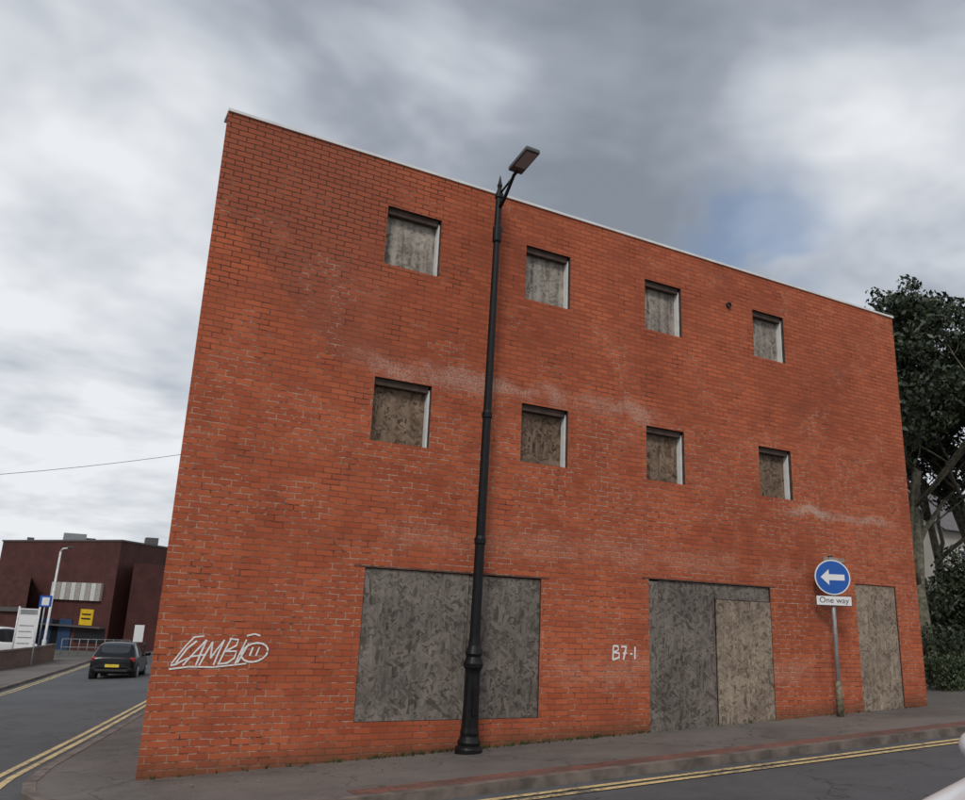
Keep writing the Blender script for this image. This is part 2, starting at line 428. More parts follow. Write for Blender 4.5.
# graffiti as painted ribbons 3 mm off the wall
M_graf=simple('white_spray_paint',(0.78,0.76,0.74),0.6,var=0.12,scale=30)
def ribbon(strokes,ox,oz,sx,sz,w,name,slant=0.0):
    v=[];f=[]; lay=0
    for st in strokes:
        lay+=1; y=YF-0.003-0.0004*lay
        pts=[Vector((ox+p[0]*sx+slant*p[1]*sz,oz+p[1]*sz)) for p in st]
        b0=len(v)
        for i,p in enumerate(pts):
            d=(pts[min(i+1,len(pts)-1)]-pts[max(i-1,0)]).normalized(); n=Vector((-d.y,d.x))
            ww_=w*random.uniform(0.8,1.15)
            v.append((p.x+n.x*ww_/2,y,p.y+n.y*ww_/2)); v.append((p.x-n.x*ww_/2,y,p.y-n.y*ww_/2))
        for i in range(len(pts)-1): f.append((b0+2*i,b0+2*i+2,b0+2*i+3,b0+2*i+1))
    return mesh_obj(name,v,f,[M_graf],parent=bld)
circ=[(8.55+1.45*math.cos(a*0.4),1.45+1.0*math.sin(a*0.4)) for a in range(17)]
S=[[(2.5,3.2),(1.5,3.1),(0.9,2.2),(0.1,0.5),(0.05,0.25),(0.5,0.35),(1.6,1.0)],[(0.5,0.5),(1.2,2.0),(1.9,2.7)],
   [(1.3,0.25),(2.1,1.6),(2.9,2.8)],[(2.9,2.8),(2.75,1.5),(2.65,0.2)],[(1.7,1.1),(3.3,1.3)],
   [(3.0,0.2),(3.3,1.5),(3.6,2.6)],[(3.6,2.6),(3.8,1.6),(3.95,0.9)],[(3.95,0.9),(4.3,1.8),(4.8,2.8)],[(4.8,2.8),(4.6,1.4),(4.5,0.2)],
   [(5.0,0.3),(5.2,1.6),(5.5,3.0)],[(5.3,2.9),(6.3,2.8),(6.3,2.2),(5.3,1.6)],[(5.3,1.6),(6.5,1.6),(6.5,0.9),(5.9,0.4),(4.9,0.3)],
   [(6.8,0.3),(6.95,1.4),(7.2,2.8)],[(7.1,3.2),(7.9,3.4),(8.6,3.2)],circ,[(8.2,2.0),(8.1,1.1)],[(8.9,2.0),(8.8,1.1)],[(7.0,0.4),(7.6,2.4)],
   [(0.0,-0.1),(2.0,0.1),(4.5,0.0),(8.0,0.3)]]
ribbon([[(x,y*1.1+x*0.03) for x,y in q] for q in S],1.48,-0.745,0.104,0.098,0.020,'graffiti_tag',0.22)
S2=[[(0,0),(0.05,1.5),(0.1,3)],[(0.1,3),(1.0,2.9),(1.1,2.2),(0.2,1.6)],[(0.2,1.6),(1.2,1.4),(1.2,0.5),(0,0)],
    [(1.6,2.8),(2.6,2.9)],[(2.6,2.9),(2.3,1.5),(2.0,0.0)],[(1.9,1.4),(2.7,1.5)],[(3.3,1.3),(3.8,1.3)],[(4.3,2.9),(4.25,0.2)]]
ribbon(S2,7.64,-0.59,0.095,0.066,0.028,'graffiti_number')

# ------------------------------------------------------------------ street lamp
M_black=simple('black_cast_iron',(0.008,0.008,0.009),0.45,var=0.3,scale=12,spec=0.25)
M_lampg=simple('lamp_head_grey',(0.07,0.072,0.075),0.45,metal=0.2,var=0.1)
M_glass=simple('lamp_glass',(0.30,0.31,0.32),0.2,var=0.05)
LX,LY=5.16,9.72; lz=h(LX,LY)
lamp=empty('street_lamp',(LX,LY,lz)); lamp.rotation_euler=(0,math.radians(0.9),0)
lathe('base',[(0.175,-0.05),(0.175,0.05),(0.165,0.07),(0.14,0.09),(0.15,0.13),(0.125,0.17),(0.115,0.20)],M_black,lamp,24)
lathe('fluted_pedestal',[(0.115,0.20),(0.120,0.24),(0.110,0.30),(0.100,0.60),(0.095,0.95),(0.105,1.0)],M_black,lamp,24,flute=1)
lathe('collar',[(0.105,1.0),(0.125,1.03),(0.13,1.08),(0.11,1.12),(0.095,1.16),(0.115,1.20),(0.10,1.24),(0.078,1.30),(0.070,1.42)],M_black,lamp,24)
lathe('shaft',[(0.070,1.42),(0.066,2.6),(0.078,2.62),(0.080,2.68),(0.064,2.72),(0.060,4.35),(0.072,4.37),(0.074,4.43),(0.058,4.47),(0.050,6.9),(0.049,7.05)],M_black,lamp,20)
lathe('finial',[(0.049,7.05),(0.068,7.08),(0.070,7.30),(0.055,7.34),(0.050,7.78),(0.066,7.80),(0.066,7.86),(0.045,7.90),(0.030,7.96),(0.042,8.01),(0.026,8.06),(0.006,8.18)],M_black,lamp,18)
tube_obj('bracket_arm',[(0,0,7.60),(0.01,-0.14,7.72),(0.01,-0.28,7.86),(0.0,-0.42,7.98),(0.0,-0.52,8.01)],[0.030,0.028,0.025,0.025,0.028],M_black,lamp)
tube_obj('bracket_stay',[(0,0,7.86),(0.0,-0.16,7.90),(0.0,-0.36,7.95)],[0.018,0.016,0.016],M_black,lamp)
hd=box('lamp_head',-0.115,0.115,-0.50,0.02,-0.035,0.035,M_lampg,lamp,0.015); hd.location=(-0.01,-0.48,8.03); hd.rotation_euler=(math.radians(-10),0,0)
gl=box('lamp_glass',-0.09,0.09,-0.46,-0.12,-0.041,-0.036,M_glass,lamp); gl.location=hd.location; gl.rotation_euler=hd.rotation_euler
box('inspection_door',-0.035,0.035,-0.118,-0.095,0.45,0.80,M_black,lamp,0.006)

# ------------------------------------------------------------------ one way sign
M_galv=simple('galvanised_pole',(0.30,0.30,0.30),0.5,metal=0.4,var=0.2)
M_blue=simple('sign_blue',(0.01,0.10,0.42),0.35,var=0.04)
M_white=simple('sign_white',(0.78,0.78,0.78),0.4,var=0.03)
M_signblk=simple('sign_black',(0.015,0.015,0.015),0.4)
M_greyback=simple('sign_back_grey',(0.25,0.26,0.27),0.5)
SX,SY=12.16,9.74; sz=h(SX,SY)
sg=empty('one_way_sign',(SX,SY,sz))
tube_obj('pole',[(0,0,-0.05),(0,0,2.62)],0.036,M_galv,sg)
tube_obj('pole_cap',[(0,0,2.62),(0,0,2.64)],0.040,M_signblk,sg)
tube_obj('pole_sleeve',[(0,0,-0.02),(0,0,0.52),(0,0,0.56)],[0.058,0.058,0.040],simple('sleeve_weathered',(0.20,0.17,0.11),0.8,var=0.5,scale=15),sg)
face=empty('sign_face',(0,0,0)); face.parent=sg; face.rotation_euler=(0,0,math.radians(-33))
def disc(name,r,y,m,zc,parent,seg=48):
    v=[(r*math.cos(2*math.pi*k/seg),y,zc+r*math.sin(2*math.pi*k/seg)) for k in range(seg)]
    return mesh_obj(name,v,[tuple(range(seg))],[m],parent=parent)
DZ=2.27
tube_obj('sign_disc',[(0,-0.045,DZ),(0,-0.055,DZ)],0.30,M_greyback,face,48,False)
disc('disc_white_rim',0.298,-0.0575,M_white,DZ,face)
disc('disc_blue',0.278,-0.060,M_blue,DZ,face)
ar=[(-0.20,0),(-0.06,0.135),(-0.06,0.05),(0.20,0.05),(0.20,-0.05),(-0.06,-0.05),(-0.06,-0.135)]
mesh_obj('arrow',[(x,-0.0625,DZ+z) for x,z in ar],[(0,1,6),(2,3,4,5),(1,2,5,6)],[M_white],parent=face)
box('plate',-0.30,0.30,-0.058,-0.048,1.79,1.96,M_signblk,face)
box('plate_face',-0.29,0.29,-0.061,-0.0585,1.80,1.95,M_white,face)
cu=bpy.data.curves.new('plate_text','FONT'); cu.body='One way'; cu.size=0.135; cu.align_x='CENTER'; cu.align_y='CENTER'; cu.extrude=0.0005
to=bpy.data.objects.new('plate_text',cu); COL.objects.link(to); to.parent=face; to.location=(0,-0.063,1.88); to.rotation_euler=(math.radians(90),0,0); cu.materials.append(M_signblk)
box('clamp',-0.045,0.045,-0.05,0.04,DZ-0.12,DZ-0.09,M_galv,face); box('clamp',-0.045,0.045,-0.05,0.04,DZ+0.12,DZ+0.15,M_galv,face)
# faded street name plate fixed to the wall behind the sign
box('street_name_plate',12.30,12.85,YF-0.012,YF-0.002,1.14,1.22,simple('faded_plate',(0.33,0.24,0.19),0.7,var=0.3),bld)

# ------------------------------------------------------------------ vehicles
M_carglass=simple('car_glass',(0.02,0.025,0.03),0.08,var=0.0,spec=0.8)
M_tyre=simple('tyre_rubber',(0.02,0.02,0.02),0.85)
M_alloy=simple('alloy_wheel',(0.35,0.35,0.36),0.35,metal=0.7)
M_redl=simple('tail_light_red',(0.35,0.01,0.01),0.2)
M_clear=simple('headlight_clear',(0.6,0.62,0.65),0.1)
M_plateY=simple('plate_yellow',(0.75,0.55,0.05),0.4); M_plateW=simple('plate_white',(0.75,0.75,0.72),0.4)
M_trim=simple('black_trim',(0.025,0.025,0.025),0.6)
HATCH=dict(st=[ # x,bottom,belt,roof,w,wr
 (0.00,0.42,0.70,0.80,0.70,0.60),(0.05,0.30,0.82,0.92,0.82,0.68),(0.22,0.24,0.90,1.02,0.86,0.66),(0.52,0.22,0.93,1.36,0.875,0.60),
 (0.80,0.22,0.94,1.45,0.88,0.60),(1.50,0.20,0.935,1.485,0.885,0.60),(1.58,0.20,0.935,1.485,0.885,0.60),(2.35,0.20,0.92,1.43,0.885,0.58),
 (2.62,0.20,0.92,1.30,0.885,0.60),(3.12,0.20,0.90,0.98,0.88,0.68),(3.45,0.22,0.84,0.92,0.87,0.64),(3.85,0.24,0.72,0.80,0.82,0.58),(3.98,0.30,0.58,0.66,0.74,0.52),(4.04,0.38,0.52,0.56,0.62,0.48)],
 glass_top=[(0.22,0.80),(2.35,3.12)],glass_side=[(0.52,1.50),(1.58,2.62)],wheels=(0.72,3.22),r=0.31)
VAN=dict(st=[(0.0,0.45,0.95,1.75,0.80,0.74),(0.05,0.32,1.0,1.90,0.88,0.78),(0.3,0.28,1.05,1.95,0.92,0.80),(1.7,0.26,1.05,1.96,0.93,0.80),(1.78,0.26,1.05,1.96,0.93,0.80),
 (2.75,0.26,1.05,1.93,0.93,0.78),(3.05,0.26,1.05,1.80,0.93,0.76),(3.65,0.28,1.02,1.20,0.92,0.74),(4.15,0.30,0.88,1.00,0.88,0.68),(4.4,0.38,0.70,0.76,0.78,0.6)],
 glass_top=[(3.05,3.65)],glass_side=[(1.78,3.05)],wheels=(0.85,3.5),r=0.33)
def car(name,spec,paint,loc,heading):
    """heading: angle of forward direction from +X"""
    root=empty(name,loc); root.rotation_euler=(0,0,heading)
    st=spec['st']; v=[];f=[];mi=[]
    def sect(s):
        x,b,be,ro,w,wr=s; mid=(b+be)/2
        half=[(0,b),(w*0.86,b),(w*0.98,b+0.10),(w,mid),(w*0.985,be-0.06),(w*0.955,be),((w*0.955+wr*1.02)/2+0.01,(be+ro)/2+0.01),(wr+0.03,ro-0.055),(wr-0.08,ro-0.004),(0,ro+0.012)]
        return [(x,-y,z) for y,z in half]+[(x,y,z) for y,z in half[-2:0:-1]]
    n=None
    for s in st:
        c=sect(s); n=len(c); v+=c
    def inr(a,b,L): return any(p-1e-6<=a and b<=q+1e-6 for p,q in L)
    for i in range(len(st)-1):
        x0,x1=st[i][0],st[i+1][0]
        for k in range(n):
            a=i*n+k;b=i*n+(k+1)%n; f.append((a,b,b+n,a+n))
            kk=k if k<=8 else (n-1-k)
            m_=0
            if kk in (5,6) and inr(x0,x1,spec['glass_side']): m_=1
            if kk==8 and inr(x0,x1,spec['glass_top']): m_=1
            if kk in(0,1): m_=2
            mi.append(m_)
    f.append(tuple(range(n))); mi.append(0); f.append(tuple((len(st)-1)*n+k for k in range(n))[::-1]); mi.append(0)
    body=mesh_obj('body',v,f,[paint,M_carglass,M_trim],mi,parent=root,smooth=True)
    bm=bmesh.new(); bm.from_mesh(body.data); cl=bm.edges.layers.float.new('crease_edge'); bmesh.ops.recalc_face_normals(bm,faces=bm.faces)
    for e in bm.edges:
        if len(e.link_faces)==2 and e.link_faces[0].material_index!=e.link_faces[1].material_index:
            e[cl]=0.7
    bm.to_mesh(body.data); bm.free()
    ss=body.modifiers.new('s','SUBSURF'); ss.levels=2; ss.render_levels=2
    W=max(s[4] for s in st); r=spec['r']
    for x in spec['wheels']:
        for sgn in (-1,1):
            tube_obj('wheel_arch',[(x,sgn*(W-0.25),r+0.03),(x,sgn*(W-0.006),r+0.03)],r+0.055,M_trim,root,28,False)
            v=[];f=[]
            tube(v,f,[(x,sgn*(W-0.22),r),(x,sgn*(W-0.02),r),(x,sgn*(W+0.002),r)],[r,r,r-0.03],28); mesh_obj('tyre',v,f,[M_tyre],parent=root)
            v=[];f=[]; tube(v,f,[(x,sgn*(W-0.02),r),(x,sgn*(W+0.006),r)],[r*0.30,r*0.16],14)
            for q in range(5):
                an=q*2*math.pi/5
                tube(v,f,[(x,sgn*(W+0.004),r),(x+math.cos(an)*r*0.66,sgn*(W+0.004),r+math.sin(an)*r*0.66)],[0.035,0.022],6)
            for q in range(24):
                a0=q*math.pi/12;a1=(q+1)*math.pi/12
                tube(v,f,[(x+math.cos(a0)*r*0.67,sgn*(W+0.003),r+math.sin(a0)*r*0.67),(x+math.cos(a1)*r*0.67,sgn*(W+0.003),r+math.sin(a1)*r*0.67)],[0.018,0.018],5,False)
            mesh_obj('rim',v,f,[M_alloy],parent=root)
    xm=spec['glass_side'][-1][1]; be=st[2][2]
    for sgn in (-1,1):
        bmx=bmesh.new(); bmesh.ops.create_icosphere(bmx,subdivisions=3,radius=1)
        for q in bmx.verts: q.co=Vector((q.co.x*0.085 if q.co.x<0 else q.co.x*0.13,q.co.y*0.125,q.co.z*0.085))
        me=bpy.data.meshes.new('wing_mirror'); bmx.to_mesh(me); bmx.free(); me.materials.append(paint)
        for p in me.polygons: p.use_smooth=True
        o=bpy.data.objects.new('wing_mirror',me); COL.objects.link(o); o.parent=root; o.location=(xm-0.08,sgn*(W+0.10),be+0.10)
        tube_obj('mirror_stalk',[(xm-0.05,sgn*(W-0.06),be+0.02),(xm-0.06,sgn*(W+0.06),be+0.05)],[0.03,0.025],M_trim,root)
        b0=st[1][2]
        box('tail_light',0.035,0.20,sgn*W*0.80-0.09,sgn*W*0.80+0.09,b0-0.10,b0+0.06,M_redl,root,0.02)
        box('head_light',st[-3][0]-0.12,st[-3][0]+0.08,sgn*W*0.72-0.13,sgn*W*0.72+0.13,st[-3][2]-0.12,st[-3][2]-0.0,M_clear,root,0.03)
    box('rear_plate',-0.012,0.02,-0.26,0.26,0.50,0.61,M_plateY,root)
    box('rear_bumper_trim',-0.006,0.05,-0.60,0.60,0.34,0.42,M_trim,root,0.01)
    box('front_plate',st[-1][0]-0.02,st[-1][0]+0.012,-0.26,0.26,0.40,0.50,M_plateW,root)
    return root
M_blackcar=simple('black_car_paint',(0.004,0.004,0.005),0.25,var=0.05,coat=0.2,spec=0.3)
M_whitecar=simple('white_car_paint',(0.72,0.72,0.72),0.3,var=0.03,coat=0.6)
hdg=math.radians(90-14)
cz=h(3.4,38)-0.09
c1=car('parked_car',HATCH,M_blackcar,(3.25,36.6,cz),hdg); 
c1.rotation_euler=(0,math.radians(2.2),hdg)
car('parked_van',VAN,M_whitecar,(-3.4,60.0,h(-3,60)-0.09),math.radians(8))
car('white_car',HATCH,M_whitecar,(6.20,1.20,h(4,1.3)-0.09),math.radians(180))

# ------------------------------------------------------------------ distant red building (left)
rb=empty('red_brick_building')
M_rb=brickmat('distant_brick',0,2,0.225,0.075,0.01,(0.085,0.024,0.020),(0.11,0.030,0.024),(0.07,0.028,0.024))
M_rbd=simple('dark_brick_wing',(0.08,0.03,0.025),0.85,var=0.2,scale=3)
A=Vector((-2.6,75)); B=Vector((5.1,64)); C=Vector((12,73)); D=Vector((4,86)); zt=3.88; zb=-4.4
def prism(name,poly,z0,z1,m,parent,roofm=None):
    n=len(poly); v=[(p[0],p[1],z0) for p in poly]+[(p[0],p[1],z1) for p in poly]
    f=[(i,(i+1)%n,n+(i+1)%n,n+i) for i in range(n)]; mi=[0]*n
    f.append(tuple(range(n,2*n))); mi.append(1)
    return mesh_obj(name,v,f,[m,roofm or M_felt],mi,parent=parent)
prism('walls',[A,B,C,D],zb,zt,M_rb,rb)
def wallbox(name,s0,s1,z0,z1,m,out0=0.02,out1=0.12,P=A,Q=B):
    d=(Q-P); L=d.length; d.normalize(); n=Vector((d.y,-d.x))
    if n.y>0: n=-n
    p0=P+d*L*s0; p1=P+d*L*s1
    poly=[p0+n*out0,p1+n*out0,p1+n*out1,p0+n*out1]
    v=[(p.x,p.y,z0) for p in poly]+[(p.x,p.y,z1) for p in poly]
    f=[(0,1,5,4),(1,2,6,5),(2,3,7,6),(3,0,4,7),(4,5,6,7),(3,2,1,0)]
    return mesh_obj(name,v,f,[m],parent=rb)
M_trimg=simple('parapet_trim',(0.10,0.09,0.09),0.7)
wallbox('parapet_trim',-0.005,1.005,zt-0.02,zt+0.10,M_trimg,-0.2,0.06); wallbox('parapet_trim',0.0,1.0,zt-0.02,zt+0.10,M_trimg,-0.2,0.06,B,C)
M_panel=simple('louvre_panel',(0.58,0.58,0.55),0.6,var=0.1)
M_louvb=simple('louvre_b',(0.36,0.33,0.30),0.6)
s=0.52
i=0
while s<0.92:
    wallbox('louvre_panel',s,s+0.036,-0.35,0.88,M_panel if i%2==0 else M_louvb,0.02,0.22); s+=0.04; i+=1
M_yel=simple('yellow_sign',(0.70,0.45,0.02),0.5); M_bluedoor=simple('blue_door',(0.03,0.06,0.13),0.5,var=0.2)
wallbox('yellow_sign',0.775,0.875,-2.05,-0.95,M_yel,0.02,0.08); wallbox('sign_text',0.79,0.86,-1.35,-1.25,M_signblk,0.09,0.095); wallbox('sign_text',0.79,0.86,-1.65,-1.55,M_signblk,0.09,0.095)
wallbox('blue_door',0.44,0.56,-3.9,-1.7,M_bluedoor,0.02,0.08); wallbox('blue_door',0.62,0.72,-3.9,-1.7,M_bluedoor,0.02,0.08)
wallbox('dark_opening',0.565,0.615,-3.9,-1.8,M_signblk,0.02,0.05); wallbox('canopy',0.42,0.98,-2.2,-2.1,M_trimg,0.10,0.5)
wallbox('windows',0.75,0.98,-3.2,-2.3,M_carglass,0.02,0.05)
prism('right_block',[(6.0,62.5),(16,66.0),(16,74),(6.9,67)],zb,2.35,M_rb,rb)
prism('left_wing',[(-16,69.5),(-0.2,68.0),(-0.2,75),(-16,78)],zb,1.15,M_rbd,rb)
prism('wing_cladding',[(-16,69.3),(-0.3,67.8),(-0.3,67.9),(-16,69.4)],-1.3,-1.0,M_trimg,rb)
for (x,y,w,hh) in ((1.5,71,1.6,0.75),(3.0,71.5,0.8,0.5),(7.2,68.5,0.9,0.7),(-1.0,76,0.5,0.5)):
    prism('roof_plant',[(x,y),(x+w,y),(x+w,y+1.2),(x,y+1.2)],zt,zt+hh,M_trimg if w<1 else M_greyback,rb)

# street furniture on the left
M_whitepost=simple('white_post_paint',(0.6,0.6,0.6),0.5)
def gz(x,y): return h(x,y)
lc=empty('lamp_column',(1.05,53,gz(1.05,53)))
tube_obj('column',[(0,0,-0.1),(0,0,1.2),(0.0,0,1.25),(0.05,0,6.1)],[0.11,0.11,0.07,0.055],M_whitepost,lc)
tube_obj('lantern_arm',[(0.05,0,6.1),(0.15,-0.1,6.25),(0.5,-0.5,6.3)],[0.05,0.05,0.04],M_whitepost,lc)
box('lantern',0.35,0.65,-1.0,-0.45,6.25,6.36,M_lampg,lc,0.03)
ms=empty('car_park_sign',(0.05,50.5,gz(0.05,50.5))); ms.rotation_euler=(0,0,math.radians(-6))
tube_obj('post',[(-0.48,0,-0.1),(-0.48,0,3.0)],0.05,M_whitepost,ms); tube_obj('post',[(0.48,0,-0.1),(0.48,0,3.0)],0.05,M_whitepost,ms)
box('panel',-0.43,0.43,-0.03,0.03,0.5,2.9,M_white,ms); box('header',-0.40,0.40,-0.04,-0.032,2.6,2.85,M_greyback,ms)
for k in range(5): box('text_row',-0.34,0.25 if k%2 else 0.33,-0.037,-0.031,0.8+k*0.3,0.85+k*0.3,M_greyback,ms)
ps=empty('parking_sign',(0.75,51.5,gz(0.75,51.5)))
tube_obj('post',[(0,0,0),(0,0,3.6)],0.04,M_galv,ps); box('panel',-0.3,0.3,-0.06,-0.03,3.0,3.6,M_blue,ps); box('panel_white',-0.18,0.18,-0.066,-0.061,3.08,3.5,M_white,ps)
ns=empty('notice_sign',(6.35,55.5,gz(6.35,55.5)))
tube_obj('post',[(-0.3,0,0),(-0.3,0,1.9)],0.04,M_galv,ns); box('panel',-0.45,0.1,-0.05,-0.02,0.9,1.9,M_white,ns)
M_low=brickmat('low_brick_wall_mat',1,2,0.225,0.075,0.01,(0.14,0.07,0.05),(0.20,0.10,0.075),(0.15,0.13,0.11))
wl=[(-12,40.5),(-3.6,42.0),(-1.2,45.5),(0.8,51.8),(1.6,55.0)]
lw=sweep_band('low_brick_wall',wl,-0.12,0.12,-0.1,0.85,M_low)
sweep_band('wall_coping',wl,-0.16,0.16,0.852,0.93,M_kerb).parent=lw
bo=empty('bollard',(6.2,52,gz(6.2,52))); lathe('post',[(0.08,0),(0.08,0.9),(0.05,1.0)],M_signblk,bo,12)
ra=empty('metal_railing',(2.2,60,gz(2.2,60)))
for k in range(9): tube_obj('post',[(k*0.5,0,0),(k*0.5,0,1.0)],0.022,M_greyback,ra,6)
tube_obj('rail',[(0,0,1.0),(4.0,0,1.0)],0.022,M_greyback,ra,6); tube_obj('rail',[(0,0,0.5),(4.0,0,0.5)],0.022,M_greyback,ra,6)
pts=[]
for k in range(25):
    u=k/24; x=2.95+(-16-2.95)*u; pts.append((x,20+u*2,3.42-0.28*(2.95-x)+0.0105*(2.95-x)**2))
tube_obj('overhead_cable',pts,0.006,simple('grey_cable',(0.10,0.10,0.11),0.6),None,5)
pl=empty('utility_pole',(-16,22,h(-16,22))); tube_obj('pole',[(0,0,-0.2),(0,0,6.2)],[0.14,0.10],simple('timber_pole',(0.12,0.09,0.06),0.9),pl)

# ------------------------------------------------------------------ right side: trees, fence, house
M_bark=simple('tree_bark',(0.13,0.12,0.085),0.95,var=0.45,scale=9)
def leafmat(name,a,b_):
    m,t,b=mat(name); oi=t.new('ShaderNodeNewGeometry'); 
    r=oi.outputs['Random Per Island']
    n=t.noise(t.coord(),0.9,1)
    col=t.mix(r,a,b_); col=t.mix(t.ramp(n,0.35,0.65),t.mix(1.0,col,(0.55,0.6,0.6),'MULTIPLY'),col)
    t.link(col,b.inputs['Base Color']); b.inputs['Roughness'].default_value=0.5
    return m
M_leaf=leafmat('evergreen_leaves',(0.018,0.030,0.014),(0.060,0.080,0.035))
M_leaf2=leafmat('shrub_leaves',(0.03,0.05,0.02),(0.10,0.13,0.055))
def leaves(v,f,center,rad,count,size,flat=0.8):
    for _ in range(count):
        while True:
            p=Vector((random.uniform(-1,1),random.uniform(-1,1),random.uniform(-1,1)))
            if p.length<1: break
        p=Vector((p.x*rad,p.y*rad,p.z*rad*flat))+Vector(center)
        a=Vector((random.gauss(0,1),random.gauss(0,1),random.gauss(0,1))).normalized()
        b_=a.orthogonal().normalized(); c_=a.cross(b_); sN=size*random.uniform(0.6,1.3)
        i=len(v); v+= [p-b_*sN, p-c_*sN*0.45, p+b_*sN, p+c_*sN*0.45]; f.append((i,i+1,i+2,i+3))
def tree(name,base,height,r0,lean,spread,seed,clump,leafm,size,count,levels=4,first=0.35,splay=0.6):
    rnd=random.Random(seed); root=empty(name,base)
    V=[];F=[];LV=[];LF=[]
    def branch(p,d,L,r,lev):
        n=5; pts=[p.copy()]; rads=[r]
        q=p.copy(); dd=d.copy()
        for i in range(n):
            dd=(dd+Vector((rnd.gauss(0,0.13),rnd.gauss(0,0.13),rnd.gauss(0.04,0.08)))).normalized()
            q=q+dd*L/n; pts.append(q.copy()); rads.append(r*(1-0.55*(i+1)/n))
        tube(V,F,pts,rads,8 if lev<2 else 4,True)
        if lev>=2:
            for k in (3,5):
                if rnd.random()<clump: leaves(LV,LF,pts[k],0.20+0.28*rnd.random(),count,size)
        if lev<levels:
            nb=rnd.choice((3,4)) if lev>0 else 7
            for b in range(nb):
                k=rnd.randint(2,5) if lev>0 else rnd.randint(2,5)
                az=rnd.uniform(0,2*math.pi) if lev>0 else b*2*math.pi/7+rnd.uniform(-.4,.4)
                side=Vector((math.cos(az),math.sin(az),rnd.uniform(-0.1,0.6)))
                nd=(dd*(1-splay)+side*splay).normalized()
                branch(pts[k],nd,L*rnd.uniform(0.5,0.72)*(spread if lev==0 else 1),rads[k]*0.6,lev+1)
    branch(Vector((0,0,-0.1)),Vector((lean[0],lean[1],1)).normalized(),height*0.62,r0,0)
    mesh_obj('trunk_and_limbs',V,F,[M_bark],parent=root,smooth=True)
    mesh_obj('foliage',LV,LF,[leafm],parent=root)
    return root
tree('evergreen_tree',(20.15,13.2,h(20,13)-0.05),10.2,0.20,(0.0,0.02),0.95,3,0.95,M_leaf,0.10,50,4)
tree('evergreen_tree',(25.5,14.8,h(25,15)-0.05),10.8,0.25,(-0.02,0.02),0.8,11,0.85,M_leaf,0.12,30,4)
tree('evergreen_tree',(24.1,15.0,h(24.1,15.0)-0.05),9.5,0.18,(-0.02,0.0),0.95,21,0.75,M_leaf,0.08,26,4)
def shrub(name,base,rx,rz,count,m,size=0.06,seed=1):
    rnd=random.Random(seed); v=[];f=[]; V2=[];F2=[]; root=empty(name,base)
    for k in range(14):
        a=rnd.uniform(0,6.28); rr=rnd.uniform(0,rx*0.8); c=Vector((rr*math.cos(a),rr*math.sin(a),rnd.uniform(0.15,rz)))
        tube(V2,F2,[(0.1*math.cos(a),0.1*math.sin(a),0),tuple(c*0.6),tuple(c)],[0.02,0.014,0.006],5)
        leaves(v,f,c,rx*0.45,count//14,size)
    mesh_obj('stems',V2,F2,[M_bark],parent=root); mesh_obj('foliage',v,f,[m],parent=root)
shrub('shrub',(18.7,12.0,h(18.7,12)),0.8,0.7,2600,M_leaf2,0.05,2)
shrub('shrub',(20.6,12.9,h(20.6,12.9)),1.1,1.2,3500,M_leaf,0.06,3)
shrub('shrub',(23.6,14.6,h(23,14)),1.4,1.8,4200,M_leaf2,0.07,4)
shrub('shrub',(22.2,13.9,h(22,14)),1.5,3.4,6000,M_leaf,0.08,9)
# timber fence
fe=empty('timber_fence',(0,0,0)); M_tim=simple('fence_timber',(0.16,0.10,0.065),0.85,var=0.35,scale=4)
for k in range(70):
    x=16.2+k*0.155; y=16.6; box('pale',x,x+0.145,y+0.01*(k%2),y+0.02+0.01*(k%2),h(x,y)-0.05,h(x,y)+2.5,M_tim,fe)
box('rail',16,27.2,16.65,16.72,h(20,16)+0.4,h(20,16)+0.5,M_tim,fe)
# cream house
ho=empty('cream_house'); M_cream=simple('cream_render',(0.36,0.33,0.29),0.8,var=0.08,scale=1); M_tile=simple('grey_roof_tile',(0.12,0.11,0.115),0.8,var=0.2,scale=5)
hx0,hx1,hy0,hy1=46,60,29,37; z0=h(45,30)-0.5; z1=6.0
prism('walls',[(hx0,hy0),(hx1,hy0),(hx1,hy1),(hx0,hy1)],z0,z1,M_cream,ho)
mesh_obj('gable',[(hx0,hy0,z1),(hx0,hy1,z1),(hx0,(hy0+hy1)/2,z1+3),(hx1,hy0,z1),(hx1,hy1,z1),(hx1,(hy0+hy1)/2,z1+3)],[(0,2,1),(3,4,5)],[M_cream],parent=ho)
mesh_obj('roof',[(hx0-.3,hy0-.4,z1-.25),(hx1+.3,hy0-.4,z1-.25),(hx1+.3,(hy0+hy1)/2,z1+3.1),(hx0-.3,(hy0+hy1)/2,z1+3.1),(hx0-.3,hy1+.4,z1-.25),(hx1+.3,hy1+.4,z1-.25)],[(0,1,2,3),(3,2,5,4)],[M_tile],parent=ho)
for x in (47.5,51,54.5,57.5):
    for z in (0.3,3.3):
        box('window',x,x+1.2,hy0-0.05,hy0+0.02,z,z+1.4,M_carglass,ho); box('window_frame',x-0.08,x+1.28,hy0-0.03,hy0+0.01,z-0.08,z+1.48,M_upvc,ho)

# weeds & moss at wall base
v=[];f=[]; rw=random.Random(5)
for k in range(300):
    x=rw.choice([rw.uniform(1.4,14.6),rw.uniform(3.4,8.4),rw.uniform(4.0,7.6)]); y=YF-abs(rw.gauss(0,0.05))-0.01; z=h(x,y)
    for q in range(rw.randint(2,7)):
        a=rw.uniform(0,6.28); L=rw.uniform(0.015,0.075); dx,dy=math.cos(a)*L*0.8,-abs(math.sin(a))*L*0.8
        i=len(v); v+=[(x-0.006,y,z),(x+0.006,y,z),(x+dx,y+dy,z+L)]; f.append((i,i+1,i+2))
mesh_obj('weeds',v,f,[leafmat('weed_green',(0.07,0.10,0.03),(0.16,0.19,0.07))])
